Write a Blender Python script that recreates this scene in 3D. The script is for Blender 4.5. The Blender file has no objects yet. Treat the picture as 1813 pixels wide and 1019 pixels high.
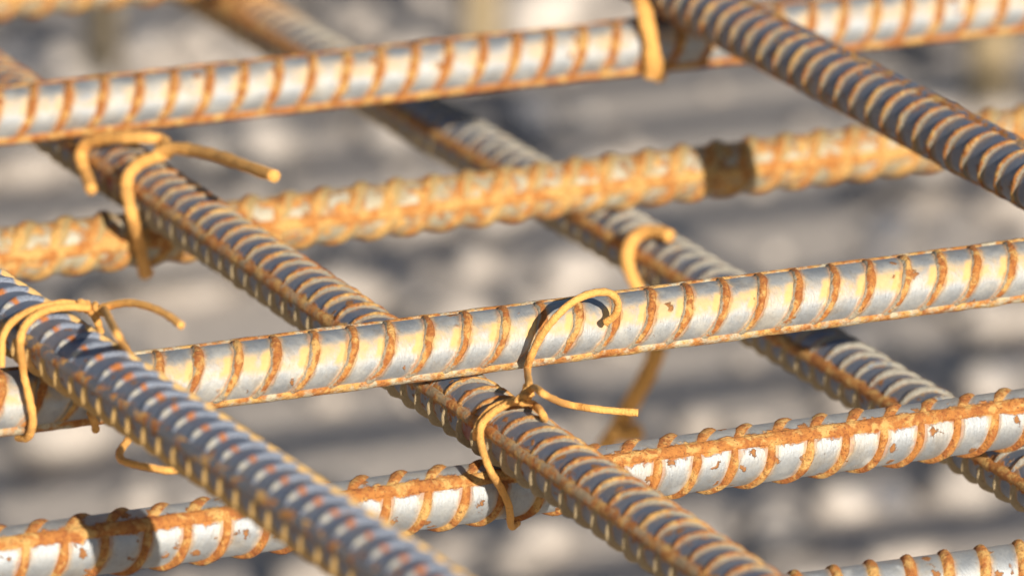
import bpy, math, random
import numpy as np
from mathutils import Vector, Matrix
R = math.radians
sc = bpy.context.scene
col = sc.collection
random.seed(7); rng = np.random.default_rng(7)

# ------------------------------------------------------------------ camera
PITCH = R(16.8); FPX = 12000.0; DIST = 1.714
cam_d = bpy.data.cameras.new("camera"); cam = bpy.data.objects.new("camera", cam_d); col.objects.link(cam)
cam_d.sensor_width = 36.0; cam_d.lens = FPX / 1813 * 36
FWD = Vector((0, math.cos(PITCH), -math.sin(PITCH))); UP = Vector((0, math.sin(PITCH), math.cos(PITCH))); RT = Vector((1, 0, 0))
TGT = Vector((0, 0, 0.040)); CAM = TGT - FWD * DIST
cam.location = CAM; cam.rotation_euler = (R(90) - PITCH, 0, 0)
cam_d.clip_start = 0.05; cam_d.clip_end = 500
cam_d.dof.use_dof = True; cam_d.dof.aperture_blades = 0
cam_d.dof.aperture_fstop = 13.0
sc.camera = cam

# ------------------------------------------------------------------ light
SUN_EL = R(22); SUN_AZ = R(22.5)          # azimuth measured from the camera's back towards its right
to_sun = Vector((math.sin(SUN_AZ) * math.cos(SUN_EL), -math.cos(SUN_AZ) * math.cos(SUN_EL), math.sin(SUN_EL)))
sl = bpy.data.lights.new("sun", 'SUN'); sl.energy = 5.0; sl.angle = R(0.53); sl.color = (1.0, 0.92, 0.79)
so = bpy.data.objects.new("sun", sl); col.objects.link(so); so.rotation_euler = to_sun.to_track_quat('Z', 'Y').to_euler()
W = bpy.data.worlds.new("World"); sc.world = W; W.use_nodes = True
wn = W.node_tree; bg = wn.nodes["Background"]; sky = wn.nodes.new("ShaderNodeTexSky")
sky.sky_type = 'NISHITA'; sky.sun_disc = False; sky.sun_elevation = SUN_EL
sky.sun_rotation = math.atan2(to_sun.x, to_sun.y)
sky.air_density = 1.0; sky.dust_density = 0.6; sky.ozone_density = 1.5
wn.links.new(sky.outputs[0], bg.inputs[0]); bg.inputs[1].default_value = 0.05
sc.view_settings.view_transform = 'Standard'; sc.view_settings.look = 'None'
sc.view_settings.exposure = 0.43; sc.view_settings.gamma = 1.0
sc.cycles.max_bounces = 6; sc.cycles.diffuse_bounces = 2

# ------------------------------------------------------------------ picture -> place (fitting bars to planes of the mesh)
def ray(px, py):
    return (FWD * FPX + RT * (px - 906.5) - UP * (py - 509.5)).normalized()
def on_plane(px, py, z):
    d = ray(px, py); t = (z - CAM.z) / d.z
    return CAM + d * t
MM = 0.001
def to_px(p):
    v = p - CAM; d = v.dot(FWD)
    return 906.5 + FPX * v.dot(RT) / d, 509.5 - FPX * v.dot(UP) / d

# ------------------------------------------------------------------ node helper
class NT:
    def __init__(s, name):
        s.m = bpy.data.materials.new(name); s.m.use_nodes = True; s.t = s.m.node_tree
        s.b = s.t.nodes["Principled BSDF"]; s.L = s.t.links
    def put(s, inp, v):
        if hasattr(v, 'links'): s.L.new(v, inp)
        elif v is not None: inp.default_value = v
    def math(s, op, a, b=None, c=None, clamp=False):
        n = s.t.nodes.new("ShaderNodeMath"); n.operation = op; n.use_clamp = clamp
        s.put(n.inputs[0], a); s.put(n.inputs[1], b); s.put(n.inputs[2], c); return n.outputs[0]
    def noise(s, vec, scale, detail=4, rough=0.55, dist=0.0, out=0):
        n = s.t.nodes.new("ShaderNodeTexNoise"); s.put(n.inputs["Vector"], vec)
        n.inputs["Scale"].default_value = scale; n.inputs["Detail"].default_value = detail
        n.inputs["Roughness"].default_value = rough; n.inputs["Distortion"].default_value = dist; return n.outputs[out]
    def voro(s, vec, scale, feat='F1', rnd=1.0):
        n = s.t.nodes.new("ShaderNodeTexVoronoi"); n.feature = feat; s.put(n.inputs["Vector"], vec)
        n.inputs["Scale"].default_value = scale; n.inputs["Randomness"].default_value = rnd; return n.outputs[0]
    def step(s, v, a, b, lo=0.0, hi=1.0):
        n = s.t.nodes.new("ShaderNodeMapRange"); n.interpolation_type = 'SMOOTHSTEP'
        s.put(n.inputs[0], v); s.put(n.inputs[1], a); s.put(n.inputs[2], b); n.inputs[3].default_value = lo; n.inputs[4].default_value = hi
        return n.outputs[0]
    def mix(s, f, a, b):
        n = s.t.nodes.new("ShaderNodeMix"); n.data_type = 'RGBA'
        s.put(n.inputs[0], f)
        for i, v in ((6, a), (7, b)):
            if isinstance(v, tuple): v = v + (1,) if len(v) == 3 else v
            s.put(n.inputs[i], v)
        return n.outputs[2]
    def mixf(s, f, a, b):
        n = s.t.nodes.new("ShaderNodeMix"); s.put(n.inputs[0], f); s.put(n.inputs[2], a); s.put(n.inputs[3], b); return n.outputs[0]
    def bump(s, h, dist, strength=1.0, normal=None):
        n = s.t.nodes.new("ShaderNodeBump"); n.inputs["Strength"].default_value = strength; n.inputs["Distance"].default_value = dist
        s.put(n.inputs["Height"], h)
        if normal is not None: s.put(n.inputs["Normal"], normal)
        return n.outputs[0]
    def coord(s, kind):
        n = s.t.nodes.new("ShaderNodeTexCoord"); return n.outputs[kind]
    def sep(s, v):
        n = s.t.nodes.new("ShaderNodeSeparateXYZ"); s.put(n.inputs[0], v); return n.outputs
    def pos(s):
        return s.t.nodes.new("ShaderNodeNewGeometry").outputs["Position"]

RUST_D = (0.13, 0.045, 0.016); RUST_M = (0.35, 0.115, 0.028); RUST_O = (0.49, 0.195, 0.045); RUST_Y = (0.63, 0.37, 0.12)
STEEL = (0.40, 0.42, 0.44)

def rust_col(n, p, light=0.5):
    """patchy rust colour from dark brown crust to orange and yellow dust"""
    a = n.noise(p, 420, 5, 0.65); b = n.noise(p, 1500, 3, 0.6)
    c = n.mix(n.step(a, 0.36 + (0.5 - light) * .2, 0.56 + (0.5 - light) * .2), RUST_M, RUST_O)
    c = n.mix(n.step(n.noise(p, 260, 4, 0.6, 0.4), 0.50 - light * .08, 0.66 - light * .08), c, RUST_Y)
    c = n.mix(n.step(b, 0.58, 0.70, 0, .75), c, RUST_D)
    c = n.mix(n.step(n.noise(p, 640, 4, .7, .3), 0.58, 0.70, 0, .6), c, (.25, .075, .02))
    return c

def shaft_mat(name, pitch, halo=0.9, yellow=0.5, rust=0.15, ridge=1.0, tint=STEEL, spots=0.5, light=0.5, metal=.70, rough=.62, gold=None, paint=(), veil_amt=.5, bleed=.4, film=.38):
    """mill scale steel; the UV map runs in rib spacings (u) and round the bar (v, one unit per half)"""
    n = NT(name); p = n.pos()
    uv = n.sep(n.coord("UV")); u, v = uv[0], uv[1]
    wob = n.math('MULTIPLY', n.math('SUBTRACT', n.noise(p, 330, 4, 0.6), 0.5), 0.22)
    fu = n.math('SUBTRACT', n.math('FRACT', n.math('ADD', u, 0.5)), 0.5)       # signed distance to nearest rib, in spacings
    d = n.math('ADD', n.math('ABSOLUTE', fu), wob)
    t = n.math('FRACT', v)
    e = n.math('ADD', n.math('MINIMUM', t, n.math('SUBTRACT', 1.0, t)), n.math('MULTIPLY', wob, .5))
    m_rib = n.math('MULTIPLY', n.step(d, 0.13, 0.21, 1, 0), halo)
    m_rdg = n.math('MULTIPLY', n.step(n.math('ADD', e, n.math('MULTIPLY', wob, bleed)), 0.05 + .03 * bleed, 0.09 + .03 * bleed, 1, 0), ridge)
    m_gen = n.step(n.noise(p, 210, 6, 0.65, 0.6), 0.70 - rust * .42, 0.76 - rust * .36)
    if gold:                                                  # stretch of the bar that has gone wholly golden
        m_gen = n.math('MAXIMUM', m_gen, n.step(n.math('ADD', n.sep(p)[1], n.math('MULTIPLY', wob, .25)), gold[0], gold[1]))
    # small pits of rust
    va = n.t.nodes.new("ShaderNodeVectorMath"); va.operation = 'MULTIPLY_ADD'; n.put(va.inputs[0], n.noise(p, 480, 4, .7, 0, 1)); va.inputs[1].default_value = (.0045, .0045, .0045); n.put(va.inputs[2], p)
    vz = n.math('ADD', n.voro(va.outputs[0], 190), n.math('MULTIPLY', n.math('SUBTRACT', n.noise(p, 130, 2), .5), .35)); vr = n.noise(p, 90, 2)
    m_sp = n.math('MULTIPLY', n.step(n.math('ADD', vz, n.math('MULTIPLY', wob, .9)), 0.19, 0.26, 1, 0), n.step(vr, 0.58 - spots * .16, 0.62 - spots * .16))
    # yellow bloom on the up-bar side of every rib
    du = n.math('ADD', n.math('ABSOLUTE', n.math('ADD', fu, 0.22)), wob)
    dt = n.math('ABSOLUTE', n.math('SUBTRACT', n.math('ADD', t, n.math('MULTIPLY', wob, .4)), 0.50))
    yb = n.math('MULTIPLY', n.step(du, 0.08, 0.24, 1, 0), n.step(dt, 0.07, 0.17, 1, 0))
    yband = n.math('MULTIPLY', n.step(dt, 0.05, 0.17, 1, 0), n.step(n.noise(p, 150, 4, .6), .38, .62, .15, .8))
    m_y = n.math('MULTIPLY', n.math('MAXIMUM', yb, yband), n.step(n.noise(p, 60, 3, .6), 0.52 - yellow * .36, 0.62 - yellow * .28), clamp=True)
    steel = n.mix(n.noise(p, 500, 5, .7), tuple(c * .80 for c in tint), tuple(min(1, c * 1.15) for c in tint))
    steel = n.mix(n.step(n.noise(p, 2600, 2, .5), .66, .74, 0, .5), steel, (.12, .11, .10))
    veil = n.math('MULTIPLY', n.step(n.noise(p, 120, 6, .65, .5), .38, .72), veil_amt)
    steel = n.mix(n.step(n.noise(p, 75, 6, .7, .8), .50, .66, 0, film), steel, (0.34, 0.26, 0.17))
    steel = n.mix(n.step(n.noise(p, 1500, 3, .6, .5), .64, .72, 0, .55), steel, (.15, .12, .10))
    steel = n.mix(veil, steel, (0.54, 0.51, 0.44))
    dust = n.mix(n.noise(p, 700, 3), (0.62, 0.37, 0.12), (0.72, 0.49, 0.20))
    c = n.mix(n.math('MULTIPLY', m_y, yellow if yellow < 1 else 1.0), steel, dust)
    rusty = n.math('MAXIMUM', n.math('MAXIMUM', m_rib, m_rdg), n.math('MAXIMUM', m_gen, m_sp), clamp=True)
    halo2 = n.math('MULTIPLY', n.step(d, 0.17, 0.30, .55, 0), halo)
    c = n.mix(halo2, c, (0.62, 0.44, 0.22))
    c = n.mix(rusty, c, rust_col(n, p, light))
    c = n.mix(n.math('MULTIPLY', m_sp, n.math('SUBTRACT', 1.0, m_rib)), c, n.mix(n.noise(p, 900, 4), (.20, .075, .025), (.42, .19, .06)))
    for (q, rad_, colr) in paint:
        vd = n.t.nodes.new("ShaderNodeVectorMath"); vd.operation = 'DISTANCE'; n.put(vd.inputs[0], p); vd.inputs[1].default_value = q
        c = n.mix(n.step(n.math('ADD', vd.outputs["Value"], n.math('MULTIPLY', wob, .03)), rad_ * .6, rad_, .85, 0), c, colr)
    n.put(n.b.inputs["Base Color"], c)
    anyr = n.math('MAXIMUM', rusty, n.math('MULTIPLY', m_y, .8), clamp=True)
    n.put(n.b.inputs["Metallic"], n.mixf(n.math('MAXIMUM', anyr, n.math('MULTIPLY', veil, .9)), metal, 0.0))
    n.put(n.b.inputs["Roughness"], n.mixf(anyr, rough, 0.92))
    # fine wrinkled mill scale running round the bar, pitted where it rusts
    mp = n.t.nodes.new("ShaderNodeMapping"); mp.inputs["Scale"].default_value = (3.0, 1.0, 1.0); n.put(mp.inputs[0], n.coord("Object"))
    h1 = n.noise(mp.outputs[0], 650, 4, .6)
    h2 = n.noise(p, 1300, 4, .7)
    h = n.math('ADD', n.math('MULTIPLY', h1, .55), n.math('MULTIPLY', n.math('MULTIPLY', h2, rusty), 1.0))
    h = n.math('ADD', h, n.math('MULTIPLY', rusty, .35))
    n.put(n.b.inputs["Normal"], n.bump(h, 0.00036, 1.0))
    return n.m

def rib_mat(name, clean=0.15, light=0.5, tint=STEEL, crest=None, flank=(0.42, 0.34, 0.22), gold=None):
    """rusted crest, paler dusty flanks where the UV map (across the rib) runs off the crest"""
    n = NT(name); p = n.pos()
    c = rust_col(n, p, light); big = n.noise(p, 230, 5, .65)
    m = n.math('SUBTRACT', 1.0, n.step(big, clean * .55 + .10, clean * .55 + .18))
    if crest is not None:
        u = n.sep(n.coord("UV"))[0]
        off = n.math('ADD', n.math('MULTIPLY', u, crest[0]), n.math('MULTIPLY', n.math('SUBTRACT', big, .5), .7))
        fl = n.step(off, crest[1] - .06, crest[1] + .06)
        if len(crest) > 2:                                     # rust gives out towards the tapering end of each rib
            e = n.math('ADD', n.sep(n.coord("UV"))[1], n.math('MULTIPLY', n.math('SUBTRACT', big, .5), .5))
            fl = n.math('MAXIMUM', fl, n.step(e, crest[2], crest[2] + .06))
        c = n.mix(n.math('MULTIPLY', fl, n.step(n.noise(p, 430, 5, .7, .5), .60, .68, 1, .12)), c, n.mix(n.noise(p, 800, 4, .65), tuple(x * .50 for x in flank), tuple(min(1, x * 1.2) for x in flank)))
    c = n.mix(m, c, n.mix(n.noise(p, 900, 3), tuple(x * .75 for x in tint), tint))
    if gold: c = n.mix(n.step(n.sep(p)[1], gold[0], gold[1]), c, n.mix(n.noise(p, 500, 4), RUST_O, RUST_Y))
    n.put(n.b.inputs["Base Color"], c)
    n.put(n.b.inputs["Metallic"], n.mixf(m, 0.0, .8)); n.put(n.b.inputs["Roughness"], n.mixf(m, .9, .52))
    h = n.math('ADD', n.noise(p, 1300, 4, .7), n.noise(p, 500, 3, .6))
    n.put(n.b.inputs["Normal"], n.bump(h, 0.0007, 1.0))
    return n.m

def banded_rib_mat(name, bands, base, metal=.8):
    """ribs whose rust sits in patches round the bar: bands = (t0, t1, colour) along the rib"""
    n = NT(name); p = n.pos(); t = n.sep(n.coord("UV"))[1]; big = n.noise(p, 300, 4, .6)
    t = n.math('ADD', t, n.math('MULTIPLY', n.math('SUBTRACT', big, .5), .16))
    c = n.mix(n.noise(p, 700, 3), tuple(x * .75 for x in base), base); mm = None
    for (a, b, colr) in bands:
        k = n.math('MULTIPLY', n.step(t, a - .02, a + .02), n.step(t, b - .02, b + .02, 1, 0))
        k = n.math('MULTIPLY', k, n.step(n.noise(p, 520, 4, .6), .66, .74, 1, .2))
        c = n.mix(k, c, n.mix(n.noise(p, 900, 3), tuple(x * .7 for x in colr), colr)); mm = k if mm is None else n.math('MAXIMUM', mm, k)
    c = n.mix(n.step(n.noise(p, 1300, 3, .6), .60, .70, 0, .5), c, RUST_D)
    n.put(n.b.inputs["Base Color"], c)
    n.put(n.b.inputs["Metallic"], n.mixf(mm, metal, 0.0)); n.put(n.b.inputs["Roughness"], n.mixf(mm, .5, .9))
    n.put(n.b.inputs["Normal"], n.bump(n.noise(p, 1300, 4, .7), 0.0006, 1.0))
    return n.m

def wire_mat():
    n = NT("rusted_wire"); p = n.pos()
    c = n.mix(n.noise(p, 420, 5, .65), (0.84, 0.37, 0.07), (0.95, 0.54, 0.17))
    c = n.mix(n.step(n.noise(p, 1900, 3, .6), .60, .70, 0, .7), c, (0.45, 0.17, 0.03))
    n.put(n.b.inputs["Base Color"], c); n.b.inputs["Roughness"].default_value = .85
    n.put(n.b.inputs["Normal"], n.bump(n.math('ADD', n.noise(p, 1600, 4, .7), n.noise(p, 520, 3, .6)), 0.0006, 1.0))
    return n.m
WIRE = wire_mat()

# ------------------------------------------------------------------ mesh helpers
def link_mesh(name, verts, faces, mat, parent=None, uvs=None, smooth=True):
    me = bpy.data.meshes.new(name); me.from_pydata([tuple(v) for v in verts], [], faces)
    if smooth: me.polygons.foreach_set("use_smooth", [True] * len(me.polygons))
    if uvs is not None:
        l = me.uv_layers.new(name="UVMap"); vi = np.zeros(len(me.loops), int); me.loops.foreach_get("vertex_index", vi)
        l.data.foreach_set("uv", np.asarray(uvs)[vi].ravel())
    me.materials.append(mat); me.update()
    o = bpy.data.objects.new(name, me); col.objects.link(o)
    if parent is not None: o.parent = parent
    return o
def tag(o, label, cat, group=None, kind=None):
    if label: o["label"] = label
    if cat: o["category"] = cat
    if group: o["group"] = group
    if kind: o["kind"] = kind

def smooth1(n, k, seed):
    r = np.random.default_rng(seed).normal(size=n + 4 * k)
    w = np.hanning(2 * k + 1); w /= w.sum()
    x = np.convolve(r, w, 'same')[2 * k:2 * k + n]
    return x / (np.abs(x).max() + 1e-9)

BARS = {}
def bar(key, label, a, b, z, th, phase, off, sign, smat, rmat, lmat, r=7.4, pitch=10.2, rh=1.05, rw=2.75, lw=1.6, lh=1.25,
        slant=-8.5, ext=(0.12, 0.12), curve=0.0, rws=(1.0, 1.0), hs=(1.0, 1.0)):
    """one deformed bar through two picture points on its layer z (mm). th: angle (deg) of a long rib from 'up' towards
    the side facing the viewer; ribs cross the two halves between the long ribs"""
    za, zb = z if isinstance(z, tuple) else (z, z)
    A = on_plane(a[0], a[1], za * MM) if len(a) == 2 else Vector(a); B = on_plane(b[0], b[1], zb * MM) if len(b) == 2 else Vector(b)
    X = (B - A).normalized(); L0 = (B - A).length
    Zc = (Vector((0, 0, 1)) - X * X.z).normalized()
    N = Zc.cross(X) * -1                                    # positive turn about X from up
    Yc = N
    # X, N, Z : N = X x ... choose so that up -> N is a right-handed turn about X
    N = X.cross(Zc)
    P0 = A - X * ext[0]; L = L0 + ext[0] + ext[1]
    root = bpy.data.objects.new("reinforcing_bar", None); col.objects.link(root)
    M = Matrix((( X.x, N.x, Zc.x, P0.x), (X.y, N.y, Zc.y, P0.y), (X.z, N.z, Zc.z, P0.z), (0, 0, 0, 1)))
    root.matrix_world = M
    tag(root, label, "rebar", "ribbed steel bars of the mesh")
    BARS[key] = (A.copy(), X.copy(), r)
    Lm = L / MM; th0 = R(th)
    # local: point(theta) = Z cos + N' sin, where N' = direction reached by the turn (local -Y for X x Z = -Y)
    def pt(s, theta, rad):
        return (s * MM, math.sin(theta) * rad * MM, math.cos(theta) * rad * MM)
    def ax(h, t):                                            # axial offset of a rib along its half turn
        return slant * sign[h] * (t - .5) + curve * math.sin(math.pi * t)
    def s_at(x, thd):                                        # distance along the bar of the surface point seen at picture x
        lo, hi = 0.0, Lm
        f = lambda q: to_px(M @ Vector(pt(q, R(thd), r)))[0]
        for _ in range(40):
            m_ = (lo + hi) / 2
            if f(m_) < x: lo = m_
            else: hi = m_
        return (lo + hi) / 2
    offs = [0, 0]; pitch = 0
    for h, mk in enumerate(off):                             # mk = (x of one rib, x of another, ribs between, angle)
        if mk is None: continue
        sa, sb = s_at(mk[0], mk[3]), s_at(mk[1], mk[3])
        if pitch == 0: pitch = (sb - sa) / mk[2]
        t = ((mk[3] - th) / 180.0 - h) % 2
        offs[h] = ((sa + sb) / 2 if mk[2] % 2 == 0 else (sa + sb) / 2 + pitch / 2) - ax(h, t)
    if pitch == 0: pitch = 9.5
    for h, mk in enumerate(off):
        if mk is None: offs[h] = offs[1 - h] + pitch * .5
    off = offs; print(key, 'pitch', round(pitch, 2))
    # shaft: two half shells
    ns = int(Lm / 1.7); na = 40
    verts = []; uvs = []; faces = []
    wob = smooth1(ns + 1, 12, sum(map(ord, key))) * .10
    for h in (0, 1):
        base = len(verts)
        for i in range(ns + 1):
            s = Lm * i / ns
            for j in range(na + 1):
                t = j / na; th_ = th0 + math.pi * (h + t)
                # slight ovality and the hollow where the long rib is rolled
                rad = r * (1 + .012 * math.cos(2 * (th_ - th0))) + wob[i] * math.cos(th_ * 2 + i * .01)
                verts.append(pt(s, th_, rad))
                uvs.append(((s - ax(h, t) - off[h]) / pitch, t * .999 + .0005 + h))
        for i in range(ns):
            for j in range(na):
                q = base + i * (na + 1) + j
                faces.append((q, q + na + 1, q + na + 2, q + 1))
    for i in (0, ns):
        ring = [i * (na + 1) + j for j in range(na)] + [(ns + 1) * (na + 1) + i * (na + 1) + j for j in range(na)]
        faces.append(tuple(ring if i else ring[::-1]))
    link_mesh("shaft", verts, faces, smat, root, uvs)
    # long ribs
    nl = int(Lm / 1.6); prof = [(-1, -.35), (-.92, .18), (-.66, .78), (-.25, 1.0), (.25, 1.0), (.66, .78), (.92, .18), (1, -.35)]
    for h in (0, 1):
        sd = sum(map(ord, key)) * 3 + h
        hn = smooth1(nl + 1, 3, sd) * .22 + smooth1(nl + 1, 1, sd + 9) * .12; wn_ = smooth1(nl + 1, 4, sd + 1) * .16; cn = smooth1(nl + 1, 7, sd + 2) * .2
        verts = []; faces = []
        for i in range(nl + 1):
            s = Lm * i / nl
            for (px, ph) in prof:
                w = lw * (1 + wn_[i]) * px + cn[i]; hh = ph * lh * (1 + hn[i]) if ph > 0 else ph
                verts.append(pt(s, th0 + math.pi * h + w / r, r + hh))
        k = len(prof)
        for i in range(nl):
            for j in range(k - 1):
                q = i * k + j; faces.append((q, q + k, q + k + 1, q + 1))
        faces.append(tuple(range(k))[::-1]); faces.append(tuple(nl * k + j for j in range(k)))
        link_mesh("longitudinal_rib", verts, faces, lmat, root)
    # transverse ribs: three slightly different castings for each half, shared down the bar
    xp = [(-1, -.3), (-.78, .22), (-.45, .80), (0, 1.0), (.45, .80), (.78, .22), (1, -.3)]
    for h in (0, 1):
        lib = []
        for v in range(6):
            nn = 20; sd = sum(map(ord, key)) + 31 * v + 7 * h
            a1 = smooth1(nn + 1, 2, sd) * .18; a2 = smooth1(nn + 1, 2, sd + 1) * .20; a3 = smooth1(nn + 1, 3, sd + 2) * .22
            verts = []; faces = []; ruv = []
            for i in range(nn + 1):
                t = .015 + .97 * i / nn
                env = min(1.0, 1.18 * math.sin(math.pi * t) ** .62) * (1 + a1[i]); wd = rw * rws[h] * (.62 + .38 * math.sin(math.pi * t) ** .5) * (1 + a2[i])
                for (qx, qh) in xp:
                    s = ax(h, t) + qx * wd * .5 * 1.25 + a3[i]
                    ruv.append((qx * .5 + .5, t))
                    verts.append(pt(s, th0 + math.pi * (h + t), r + (rh * hs[h] * qh * env if qh > 0 else qh)))
            k = len(xp)
            for i in range(nn):
                for j in range(k - 1):
                    q = i * k + j; faces.append((q, q + 1, q + k + 1, q + k))
            faces.append(tuple(range(k))); faces.append(tuple(nn * k + j for j in range(k))[::-1])
            me = bpy.data.meshes.new("transverse_rib"); me.from_pydata(verts, [], faces)
            me.polygons.foreach_set("use_smooth", [True] * len(me.polygons)); me.materials.append(rmat[h] if isinstance(rmat, tuple) else rmat)
            l = me.uv_layers.new(name="UVMap"); vi = np.zeros(len(me.loops), int); me.loops.foreach_get("vertex_index", vi)
            l.data.foreach_set("uv", np.asarray(ruv)[vi].ravel()); me.update(); lib.append((me, verts, faces, ruv))
        k0 = math.ceil((8 - off[h]) / pitch); k1 = math.floor((Lm - 8 - off[h]) / pitch)
        far_v = []; far_f = []; far_u = []
        for k in range(k0, k1 + 1):
            s_ = k * pitch + off[h] + random.uniform(-.28, .28); q = to_px(M @ Vector((s_ * MM, 0, 0))); me, mv, mf, mu = random.choice(lib)
            if -120 < q[0] < 1933 and -120 < q[1] < 1139:
                o = bpy.data.objects.new("transverse_rib", me); o.parent = root
                o.location = (s_ * MM, 0, 0); col.objects.link(o)
            else:
                b0 = len(far_v); far_v += [(x_ + s_ * MM, y_, z_) for x_, y_, z_ in mv]; far_f += [tuple(w_ + b0 for w_ in f_) for f_ in mf]; far_u += mu
        if far_v:
            o = link_mesh("rib_row", far_v, far_f, rmat[h] if isinstance(rmat, tuple) else rmat, root, far_u); o["kind"] = "stuff"
    return root

def mats(tag_, clean=.15, light=.5, tint=STEEL, crest=None, flank=(.42, .34, .22), **kw):
    return (shaft_mat("steel_" + tag_, 10, light=light, tint=tint, **kw), rib_mat("rib_rust_" + tag_, clean, light, tint, crest, flank), rib_mat("ridge_rust_" + tag_, .05, light + .1, tint))

mC = mats("patched", clean=.12, crest=(-1, -.20, .82), flank=(.44, .38, .28), light=.30, yellow=.95, rust=.04, halo=.55, ridge=.35, spots=-.1)
mC = (mC[0], mC[1], rib_mat("ridge_pale_rust", .05, .6, crest=(1, .03), flank=(.62, .54, .38)))
mD = mats("spotted", clean=.0, light=.40, yellow=.0, rust=.03, halo=.45, ridge=1, spots=.95, bleed=.55, veil_amt=.35)
mA = mats("bright", clean=.02, light=.35, yellow=.55, rust=.05, halo=.5, ridge=1, spots=.1)
mB = mats("golden", clean=.30, crest=(1, .56), flank=(.50, .35, .15), light=1.0, yellow=1.0, rust=.54, halo=.75, ridge=.5, spots=1.0, tint=(.42, .36, .24), metal=.25, veil_amt=.6)
BLUE = (.185, .215, .285)
mQ = mats("bluegrey", clean=.34, flank=(.33, .29, .22), crest=(1, .80), light=.42, yellow=.0, rust=.20, halo=.5, ridge=1, spots=.5, veil_amt=.15, tint=BLUE, metal=.45, rough=.48)
mQ2 = (shaft_mat("steel_painted", 10, light=.42, yellow=.0, rust=.22, halo=.6, ridge=1, spots=.5, veil_amt=.15, tint=BLUE, metal=.45, rough=.48,
       paint=((on_plane(866, 792, .010), .011, (.30, .07, .035)), (on_plane(214, 352, .010), .012, (.26, .07, .035)))), mQ[1], mQ[2])
mQ2 = (mQ2[0], mQ2[1], rib_mat("ridge_dusty", .12, .45, BLUE, (1, .02), (.42, .31, .19)))
mR = (shaft_mat("steel_gilded", 10, light=.6, yellow=.0, rust=.22, halo=.6, ridge=1, spots=.5, veil_amt=.15, tint=BLUE, metal=.45, rough=.48, gold=(.44, .50)), mQ[1], mQ[2])
mP = mats("bluegrey_flecked", clean=.48, crest=(1, .66), light=.45, yellow=.0, rust=.06, halo=.12, ridge=.25, spots=.6, veil_amt=.10, tint=BLUE, metal=.45, rough=.48)

mS = (mQ[0], mQ[1], rib_mat("ridge_bare_bluegrey", .62, .5, (.36, .41, .50)))

GOLD = (.74, .47, .18); CREAM = (.58, .55, .48)
low = banded_rib_mat("rib_golden_side", ((-.2, .62, (.50, .38, .22)),), RUST_M, .0)
mQ2 = (mQ2[0], (low, mQ[1]), mQ2[2]); mR = (mR[0], (low, rib_mat('rib_grey_gilded', .40, .5, (.30, .34, .41), (1, .52), (.40, .37, .31), (.44, .50))), mR[2])
mP = (mP[0], (banded_rib_mat("rib_gold_side", ((-.2, .7, GOLD),), RUST_M, .0),
      banded_rib_mat("rib_flecked", ((-.2, .47, GOLD), (.70, .765, (.52, .18, .05)), (.79, .87, CREAM)), (.31, .35, .44), .5)),
      rib_mat("ridge_bluegrey", .70, .5, (.27, .28, .31)))

# u bars run left to right, v bars run from far left to near right
bar('A', "bright silver bar with thin brown ribs running left to right, highest in view", (0, 205), (1813, 8), 32, 146, 0, (None, (429, 1030, 10, 73)), (1, 1), *mA, curve=1.0, lw=1.9, ext=(.80, .8), rw=2.3)
bar('B', "blurred golden rusty bar striped by two dark shadows, behind the patchy silver bar", (0, 450), (1280, 299), 0, 84, 0, ((67, 200, 2, 160), (50, 177, 2, -10)), (1, 1), *mB, ext=(.80, .9), slant=-13, lw=2.0, lh=.6, rws=(1.6, 1.8), rh=1.1)
bar('C', "sharp silver bar with yellow rust patches, running left to right under the hooked wire", (0, 713), (1813, 478), 32, 147, 0, (None, (688, 1152, 7, 73)), (1, 1), *mC, curve=1.9, slant=-9.5, lw=2.2, lh=1.0, ext=(.80, .8), rw=2.5)
bar('D', "silver bar with orange rust ridge and brown spots, lowest of those crossing the whole width", (0, 987), (1813, 738), 0, 43, 0, ((1232, 1760, 8, 85), (1257, 1775, 8, -17)), (1, 1), *mD, slant=-11.5, lw=1.9, lh=1.0, rws=(1.0, 1.7), curve=2.5, ext=(.80, .8), hs=(1.0, .75), rw=2.35)
bar('E', "silver bar with knobbed rusty ribs just entering the bottom right corner", (1400, 1068), (1813, 1012), -16, 118, 0, (None, (1406, 1800, 6, -17)), (1, 1), *mD, ext=(.25, .12), slant=-5)
bar('T', "strongly blurred orange bar grazing the top left corner", (0, -10), (1813, -200), 0, 84, 0, ((67, 200, 2, 160), None), (1, 1), *mB, slant=-13, lw=2.0, lh=.6, rws=(1.6, 1.8), rh=1.1, ext=(.80, .8))
bar('R', "diagonal bar passing beneath every left to right bar, blurred orange at its upper end", (700, 180), (1500, 653), -16, 75, 0, (None, (1440, 1545, 4, 20)), (1, 1), *mR, ext=(.9, .35), hs=(1.55, 1.05), rw=2.3)
bar('Q', "middle diagonal blue grey bar with rusty side ridge, tied by a sharp twisted wire", (352, 392), (1165, 944), 16, 72, 0, ((741, 1165, 16, 110), None), (1, 1), *mQ2, ext=(.9, .2), hs=(1.55, 1.05), rw=2.15)
bar('P', "front left diagonal bar with orange flecked ribs, blurring towards the bottom edge", (0, 545), (600, 945), 48, 74, 0, ((77, 366, 11, 110), None), (1, 1), *mP, ext=(.9, .2), hs=(1.55, 1.05), rw=2.15)
bar('S', "diagonal bar at the top right corner with closely ringed ribs and dark underside", (1403, 96), (1724, 263), 48, -12, 0, ((1332, 1748, 15, 60), None), (1, 1), *mS, ext=(.9, .25), hs=(1.1, 1.1), rw=2.15)

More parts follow.
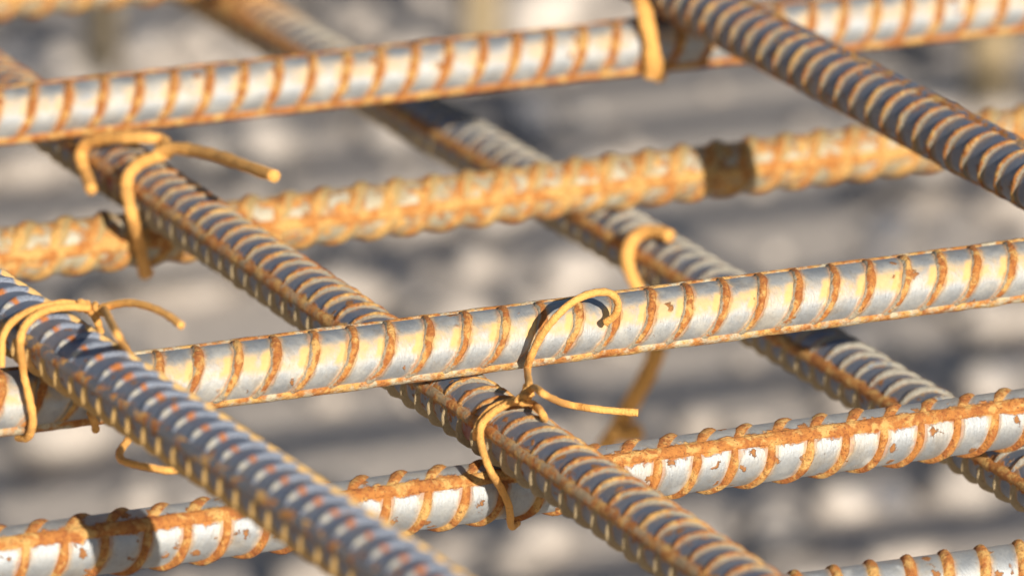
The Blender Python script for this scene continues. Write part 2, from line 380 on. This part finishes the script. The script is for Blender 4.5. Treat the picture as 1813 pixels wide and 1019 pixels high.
# the mesh goes on past the frame; these bars throw the soft stripes that lie on the ground in view
U = BARS['D'][1]; Vd = BARS['R'][1]; O = BARS['D'][0]
for i, (dy, z) in enumerate(((.62, 32), (.80, 0), (.98, 32), (1.16, 0), (1.30, 32))):
    a_ = O - Vd * dy * 1.0; a_.z = z * MM
    bar('X%d' % i, ("nearest", "second", "third", "fourth", "farthest")[i] + " of the bars lying past the top edge of the view", tuple(a_ + U * .1), tuple(a_ + U * 1.5), z, 120, 0, (None, None), (1, 1), *mD, ext=(.0, .0))
for i, (du, z) in enumerate(((.46, 16), (.62, -16), (.80, 48), (.97, 16))):
    a_ = O + U * du; a_.z = z * MM
    bar('Y%d' % i, ("nearest", "second", "third", "farthest")[i] + " of the bars lying past the right edge of the view", tuple(a_ - Vd * 1.35), tuple(a_ + Vd * .1), z, 60, 0, (None, None), (1, 1), *mQ, ext=(.0, .0))

# ------------------------------------------------------------------ tie wires
def hit(px, py, key, rad=9.6, far=False):
    """point where the sight line meets (or passes closest to) a tube of radius rad mm round a bar"""
    A, X, _ = BARS[key]; d = ray(px, py); w = CAM - A
    dp = d - X * d.dot(X); wp = w - X * w.dot(X); rr = rad * MM
    a = dp.dot(dp); b = 2 * dp.dot(wp); c = wp.dot(wp) - rr * rr; D = b * b - 4 * a * c
    t = -b / (2 * a) if D < 0 else (-b + (1 if far else -1) * math.sqrt(D)) / (2 * a)
    return CAM + d * t
def pts(spec):
    """each entry: (px, py, bar key, radius mm[, 'far']); free ends use a large radius to stand off the bar"""
    out = []
    for q in spec:
        px, py, key = q[:3]
        if key == 'plane': out.append(on_plane(px, py, q[3] * MM)); continue
        rad = q[3] if len(q) > 3 else 9.6; far = len(q) > 4 and q[4] == 'far'
        dz = q[4] if len(q) > 4 and not isinstance(q[4], str) else 0
        P = hit(px, py, key, rad, far)
        if dz: P = P + ray(px, py) * dz * MM
        out.append(P)
    return out
def spline(P, per=12):
    P = [P[0] * 2 - P[1]] + list(P) + [P[-1] * 2 - P[-2]]; out = []
    for i in range(1, len(P) - 2):
        p0, p1, p2, p3 = P[i - 1], P[i], P[i + 1], P[i + 2]
        for k in range(per):
            t = k / per
            out.append(.5 * ((2 * p1) + (p2 - p0) * t + (2 * p0 - 5 * p1 + 4 * p2 - p3) * t * t + (3 * p1 - p0 - 3 * p2 + p3) * t ** 3))
    out.append(P[-2]); return out
def tube(name, path, rad, parent, seed=0, seg=12, flat=1.0):
    verts = []; faces = []; m = len(path); nz = smooth1(m, 3, seed) * .10
    T = [(path[min(i + 1, m - 1)] - path[max(i - 1, 0)]).normalized() for i in range(m)]
    nv = T[0].orthogonal().normalized()
    for i in range(m):
        nv = (nv - T[i] * nv.dot(T[i])).normalized(); bv_ = T[i].cross(nv)
        rr = (rad[0] + (rad[1] - rad[0]) * i / (m - 1)) if isinstance(rad, tuple) else rad
        for j in range(seg):
            a = 2 * math.pi * j / seg
            verts.append(path[i] + (nv * math.cos(a) + bv_ * math.sin(a) * flat) * rr * MM * (1 + nz[i] + .04 * math.sin(a * 3 + i)))
    for i in range(m - 1):
        for j in range(seg):
            faces.append((i * seg + j, (i + 1) * seg + j, (i + 1) * seg + (j + 1) % seg, i * seg + (j + 1) % seg))
    faces.append(tuple(range(seg))); faces.append(tuple((m - 1) * seg + j for j in range(seg))[::-1])
    o = link_mesh(name, verts, faces, WIRE, parent); o.matrix_parent_inverse = parent.matrix_world.inverted(); return o
def twist(path, turns, rw_, rh_, parent, seed):
    """two strands wound round each other along a path"""
    n_ = len(path); obs = []
    for k in (0, 1):
        T = [(path[min(i + 1, n_ - 1)] - path[max(i - 1, 0)]).normalized() for i in range(n_)]
        nv = T[0].orthogonal().normalized(); out = []
        for i in range(n_):
            nv = (nv - T[i] * nv.dot(T[i])).normalized(); b_ = T[i].cross(nv); a = 2 * math.pi * turns * i / (n_ - 1) + math.pi * k
            out.append(path[i] + (nv * math.cos(a) + b_ * math.sin(a)) * rh_ * MM)
        obs.append(tube("twisted_strand", out, rw_, parent, seed + k))
def wire(label, loc, rad, **parts):
    root = bpy.data.objects.new("tie_wire", None); col.objects.link(root); root.location = loc; bpy.context.view_layer.update()
    tag(root, label, "wire", "rusty wires tying the bars together")
    sd = len(label)
    for kind, lst in parts.items():
        for q in lst:
            sd += 1
            if kind == 'twisted': twist(spline(pts(q[0]), 10), q[1], rad * .92, rad * .82, root, sd)
            else: tube(kind, spline(pts(q)), rad, root, sd)
    return root
# central tie: knot on the middle diagonal bar, one tail hooks up over the patchy bar, the other points right
wire("sharp twisted wire round the middle diagonal bar, one tail hooked over the patchy bar", hit(930, 705, 'Q'), .95,
     loop=[[(932, 704, 'Q', 12.5), (905, 712, 'Q', 11), (873, 730, 'Q', 10.3), (852, 755, 'Q', 10.6), (853, 790, 'Q', 11.5), (868, 832, 'Q', 12.5), (886, 862, 'D', 11), (901, 895, 'D', 10), (905, 930, 'D', 9.6), (915, 925, 'D', 9.6, 'far')],
           [(846, 790, 'Q', 10, 'far'), (843, 766, 'Q', 9.6), (851, 744, 'Q', 9.7), (872, 722, 'Q', 9.7), (900, 712, 'Q', 10), (926, 712, 'Q', 12), (945, 716, 'Q', 9.8), (962, 735, 'Q', 9.6), (966, 760, 'Q', 9.6, 'far')]],
     hooked_tail=[[(940, 700, 'Q', 13), (937, 680, 'Q', 15), (934, 655, 'C', 12), (940, 632, 'C', 12.5), (955, 600, 'C', 15), (978, 568, 'C', 19), (1010, 537, 'C', 22), (1045, 520, 'C', 22), (1078, 518, 'C', 20), (1094, 535, 'C', 17), (1090, 556, 'C', 14), (1072, 571, 'C', 11)]],
     straight_tail=[[(928, 706, 'Q', 13), (944, 686, 'Q', 15), (966, 699, 'Q', 18), (1000, 714, 'C', 9, -8), (1050, 723, 'C', 9, -10), (1100, 728, 'C', 9, -12), (1130, 730, 'C', 9, -14)]],
     twisted=[([(918, 712, 'Q', 12.8), (930, 702, 'Q', 13.2), (938, 684, 'Q', 14.5)], 1.2)])
# left tie: front diagonal bar to the patchy bar
wire("doubled wire over the front left diagonal bar with a short curved tail pointing right", hit(130, 545, 'P'), 1.0,
     loop=[[(150, 542, 'P', 11), (110, 537, 'P', 10.6), (60, 548, 'P', 10.3), (22, 570, 'P', 10.6), (5, 600, 'P', 12), (2, 650, 'P', 14)],
           [(165, 546, 'P', 12), (125, 543, 'P', 11.5), (80, 550, 'P', 11.2), (48, 572, 'P', 11.4), (36, 605, 'P', 12), (42, 660, 'C', 13), (52, 705, 'C', 11), (58, 745, 'C', 10), (50, 773, 'C', 9.5), (32, 774, 'C', 9.5, 'far')],
           [(150, 542, 'P', 10.2), (168, 560, 'P', 10), (178, 588, 'P', 9.6, 'far')]],
     back_strand=[[(186, 548, 'P', 13), (197, 572, 'P', 16), (212, 600, 'P', 20), (232, 632, 'C', 9.8, 'far'), (246, 660, 'C', 9.8, 'far')]],
     curved_tail=[[(180, 546, 'P', 13), (205, 538, 'P', 15), (235, 536, 'P', 17), (270, 545, 'P', 18), (300, 560, 'P', 19), (321, 576, 'P', 20)]],
     twisted=[([(140, 540, 'P', 11.4), (160, 544, 'P', 12.2), (184, 548, 'P', 13.2)], 1.6)])
wire("short wire hook hanging under the front left diagonal bar, half of it in shadow", hit(235, 775, 'P'), .95,
     hook=[[(262, 738, 'plane', 22), (246, 758, 'plane', 22), (229, 776, 'plane', 22), (213, 798, 'plane', 22), (212, 808, 'plane', 22), (219, 816, 'plane', 22), (240, 822, 'plane', 22), (271, 828, 'plane', 22), (296, 832, 'plane', 22), (314, 831, 'plane', 22)]],
     bent_end=[[(150, 700, 'C', 9.6, 'far'), (162, 735, 'C', 9.6), (168, 750, 'C', 10.5), (170, 762, 'C', 11)]])
# upper left tie round the middle diagonal bar
wire("blurred wire looped over the middle diagonal bar just below the bright silver bar", hit(290, 265, 'Q'), 1.75,
     loop=[[(162, 336, 'Q', 14), (152, 308, 'Q', 11), (143, 280, 'Q', 10.6), (150, 258, 'Q', 11), (178, 246, 'Q', 12), (220, 244, 'Q', 13), (262, 244, 'Q', 13.5), (288, 249, 'Q', 13.5), (298, 268, 'Q', 12.5), (280, 276, 'Q', 12), (250, 288, 'Q', 11), (229, 308, 'Q', 10.6), (224, 335, 'Q', 10.8), (233, 380, 'Q', 12), (245, 425, 'B', 11), (252, 455, 'B', 10), (256, 482, 'B', 9.8), (262, 480, 'B', 9.8, 'far')]],
     straight_tail=[[(280, 268, 'Q', 13), (310, 263, 'Q', 15), (345, 267, 'Q', 17), (390, 278, 'Q', 20), (435, 294, 'Q', 23), (486, 312, 'Q', 26)]])
# far tie round the lowest diagonal bar
wire("blurred orange wire curled round the farther diagonal bar behind the patchy silver bar", hit(1130, 420, 'R'), 1.95,
     loop=[[(1186, 418, 'R', 10.5), (1165, 410, 'R', 10.8), (1140, 411, 'R', 10.8), (1118, 428, 'R', 10.8), (1111, 455, 'R', 10.8), (1117, 485, 'R', 11), (1130, 512, 'R', 11.5), (1142, 540, 'R', 12)]])
wire("strongly blurred bent wire rising behind the spotted bar, dark at its top", on_plane(1075, 785, -.030), 2.7,
     hanging_end=[[(1166, 612, 'R', 70, 'far'), (1150, 655, 'R', 75, 'far'), (1128, 695, 'R', 80, 'far'), (1100, 745, 'R', 90, 'far'), (1072, 790, 'R', 100, 'far')]],
     stub=[[(1096, 765, 'R', 92, 'far'), (1112, 768, 'R', 92, 'far'), (1136, 760, 'R', 92, 'far')]])
# upper right tie
wire("orange wire hanging over the bright silver bar beside the top right diagonal bar", hit(1150, 60, 'A'), 2.1,
     loop=[[(1128, -34, 'A', 10, 'far'), (1128, -12, 'A', 14), (1136, 15, 'A', 13), (1147, 55, 'A', 11), (1158, 95, 'A', 10.8), (1167, 136, 'A', 9.8)],
           [(1134, -30, 'A', 10, 'far'), (1134, -10, 'A', 14), (1142, 18, 'A', 12.5), (1150, 60, 'A', 11), (1152, 100, 'A', 10.4), (1150, 132, 'A', 9.8)]])

# ------------------------------------------------------------------ ground
n = NT("dusty_ground"); p = n.pos()
c = n.mix(n.noise(p, 14, 5, .6), (0.42, 0.365, 0.32), (0.54, 0.475, 0.42))
n.put(n.b.inputs["Base Color"], c); n.b.inputs["Roughness"].default_value = .95
n.put(n.b.inputs["Normal"], n.bump(n.noise(p, 60, 5, .6), .01, .6))
GZ = -0.5
g = link_mesh("ground", [(-150, -150, GZ), (150, -150, GZ), (150, 150, GZ), (-150, 150, GZ)], [(0, 1, 2, 3)], n.m, smooth=False); tag(g, None, None, kind="structure")
n = NT("pale_stone"); p = n.pos()
rnd = n.t.nodes.new("ShaderNodeNewGeometry").outputs["Random Per Island"]
c = n.mix(rnd, (0.40, 0.35, 0.31), (0.62, 0.555, 0.50)); c = n.mix(n.step(n.noise(p, 60, 4), .4, .65, 0, .4), c, (.30, .25, .21))
mp_ = n.t.nodes.new("ShaderNodeMapping"); mp_.inputs["Scale"].default_value = (1.0, .55, 1.0); n.put(mp_.inputs[0], p)
c = n.mix(n.step(n.math('ADD', n.noise(mp_.outputs[0], 9, 2, .4), n.math('MULTIPLY', rnd, .10)), .60, .66), c, (.11, .115, .135))
n.put(n.b.inputs["Base Color"], c); n.b.inputs["Roughness"].default_value = .9
import bmesh
bm = bmesh.new(); bmesh.ops.create_icosphere(bm, subdivisions=1, radius=1); bv = np.array([v.co[:] for v in bm.verts]); bf = np.array([[v.index for v in f.verts] for f in bm.faces]); bm.free()
V = []; F = []; o_ = 0
for i in range(6500):
    x = rng.uniform(-2.2, 2.0); y = rng.uniform(-.4, 3.6); s = rng.uniform(.006, .020) * (1.9 if rng.random() < .10 else 1)
    q = bv * (1 + .16 * np.sin(bv @ rng.normal(size=(3, 3)) * 2.3 + rng.uniform(0, 6, 3)).sum(1, keepdims=True) * .6)
    q = q * np.array([s * rng.uniform(.8, 1.3), s * rng.uniform(.8, 1.2), s * rng.uniform(.45, .75)])
    a = rng.uniform(0, 6.28); ca, sa = math.cos(a), math.sin(a); q = q @ np.array([[ca, sa, 0], [-sa, ca, 0], [0, 0, 1]])
    V.append(q + np.array([x, y, GZ + s * .25])); F.append(bf + o_); o_ += len(bv)
st = link_mesh("gravel", np.vstack(V), [tuple(f) for f in np.vstack(F)], n.m, smooth=True); tag(st, "pale rounded gravel on the ground far beneath the steel mesh", "gravel", kind="stuff")

# weathered stakes standing in the ground far behind
n = NT("weathered_tan_wood"); p = n.pos()
mp_ = n.t.nodes.new("ShaderNodeMapping"); mp_.inputs["Scale"].default_value = (1.0, 1.0, .06); n.put(mp_.inputs[0], p)
n.put(n.b.inputs["Base Color"], n.mix(n.noise(mp_.outputs[0], 300, 4, .6), (.20, .15, .085), (.48, .37, .22))); n.b.inputs["Roughness"].default_value = .9
STK = n.m
for (px, py, hgt, rad_, lab) in ((182, 150, .14, .009, "blurred short stake at the upper left, nearest the left edge"), (852, 120, .30, .011, "blurred tan stake rising above the middle of the bright silver bar"),
                                 (1752, 185, .12, .014, "blurred tan stake near the right edge above the golden bar")):
    b_ = on_plane(px, py, GZ); verts = []; faces = []; N_ = 14
    for k, (zz, rr) in enumerate(((-.05, .6), (0, 1), (hgt * .5, .97), (hgt - .006, .93), (hgt, .75))):
        for j in range(N_):
            a = 2 * math.pi * j / N_; verts.append((math.cos(a) * rad_ * rr * (1 + .06 * math.sin(3 * a)), math.sin(a) * rad_ * rr, zz))
    for k in range(4):
        for j in range(N_): faces.append((k * N_ + j, k * N_ + (j + 1) % N_, (k + 1) * N_ + (j + 1) % N_, (k + 1) * N_ + j))
    faces.append(tuple(4 * N_ + j for j in range(N_)))
    o = link_mesh("wooden_stake", verts, faces, STK); o.location = b_; tag(o, lab, "stake", "stakes standing far behind the mesh")

# focus on the sharp bar where the central tie sits
A, X, _ = BARS['C']; fp = on_plane(930, 592, .032)
cam_d.dof.focus_distance = (fp - CAM).dot(FWD)
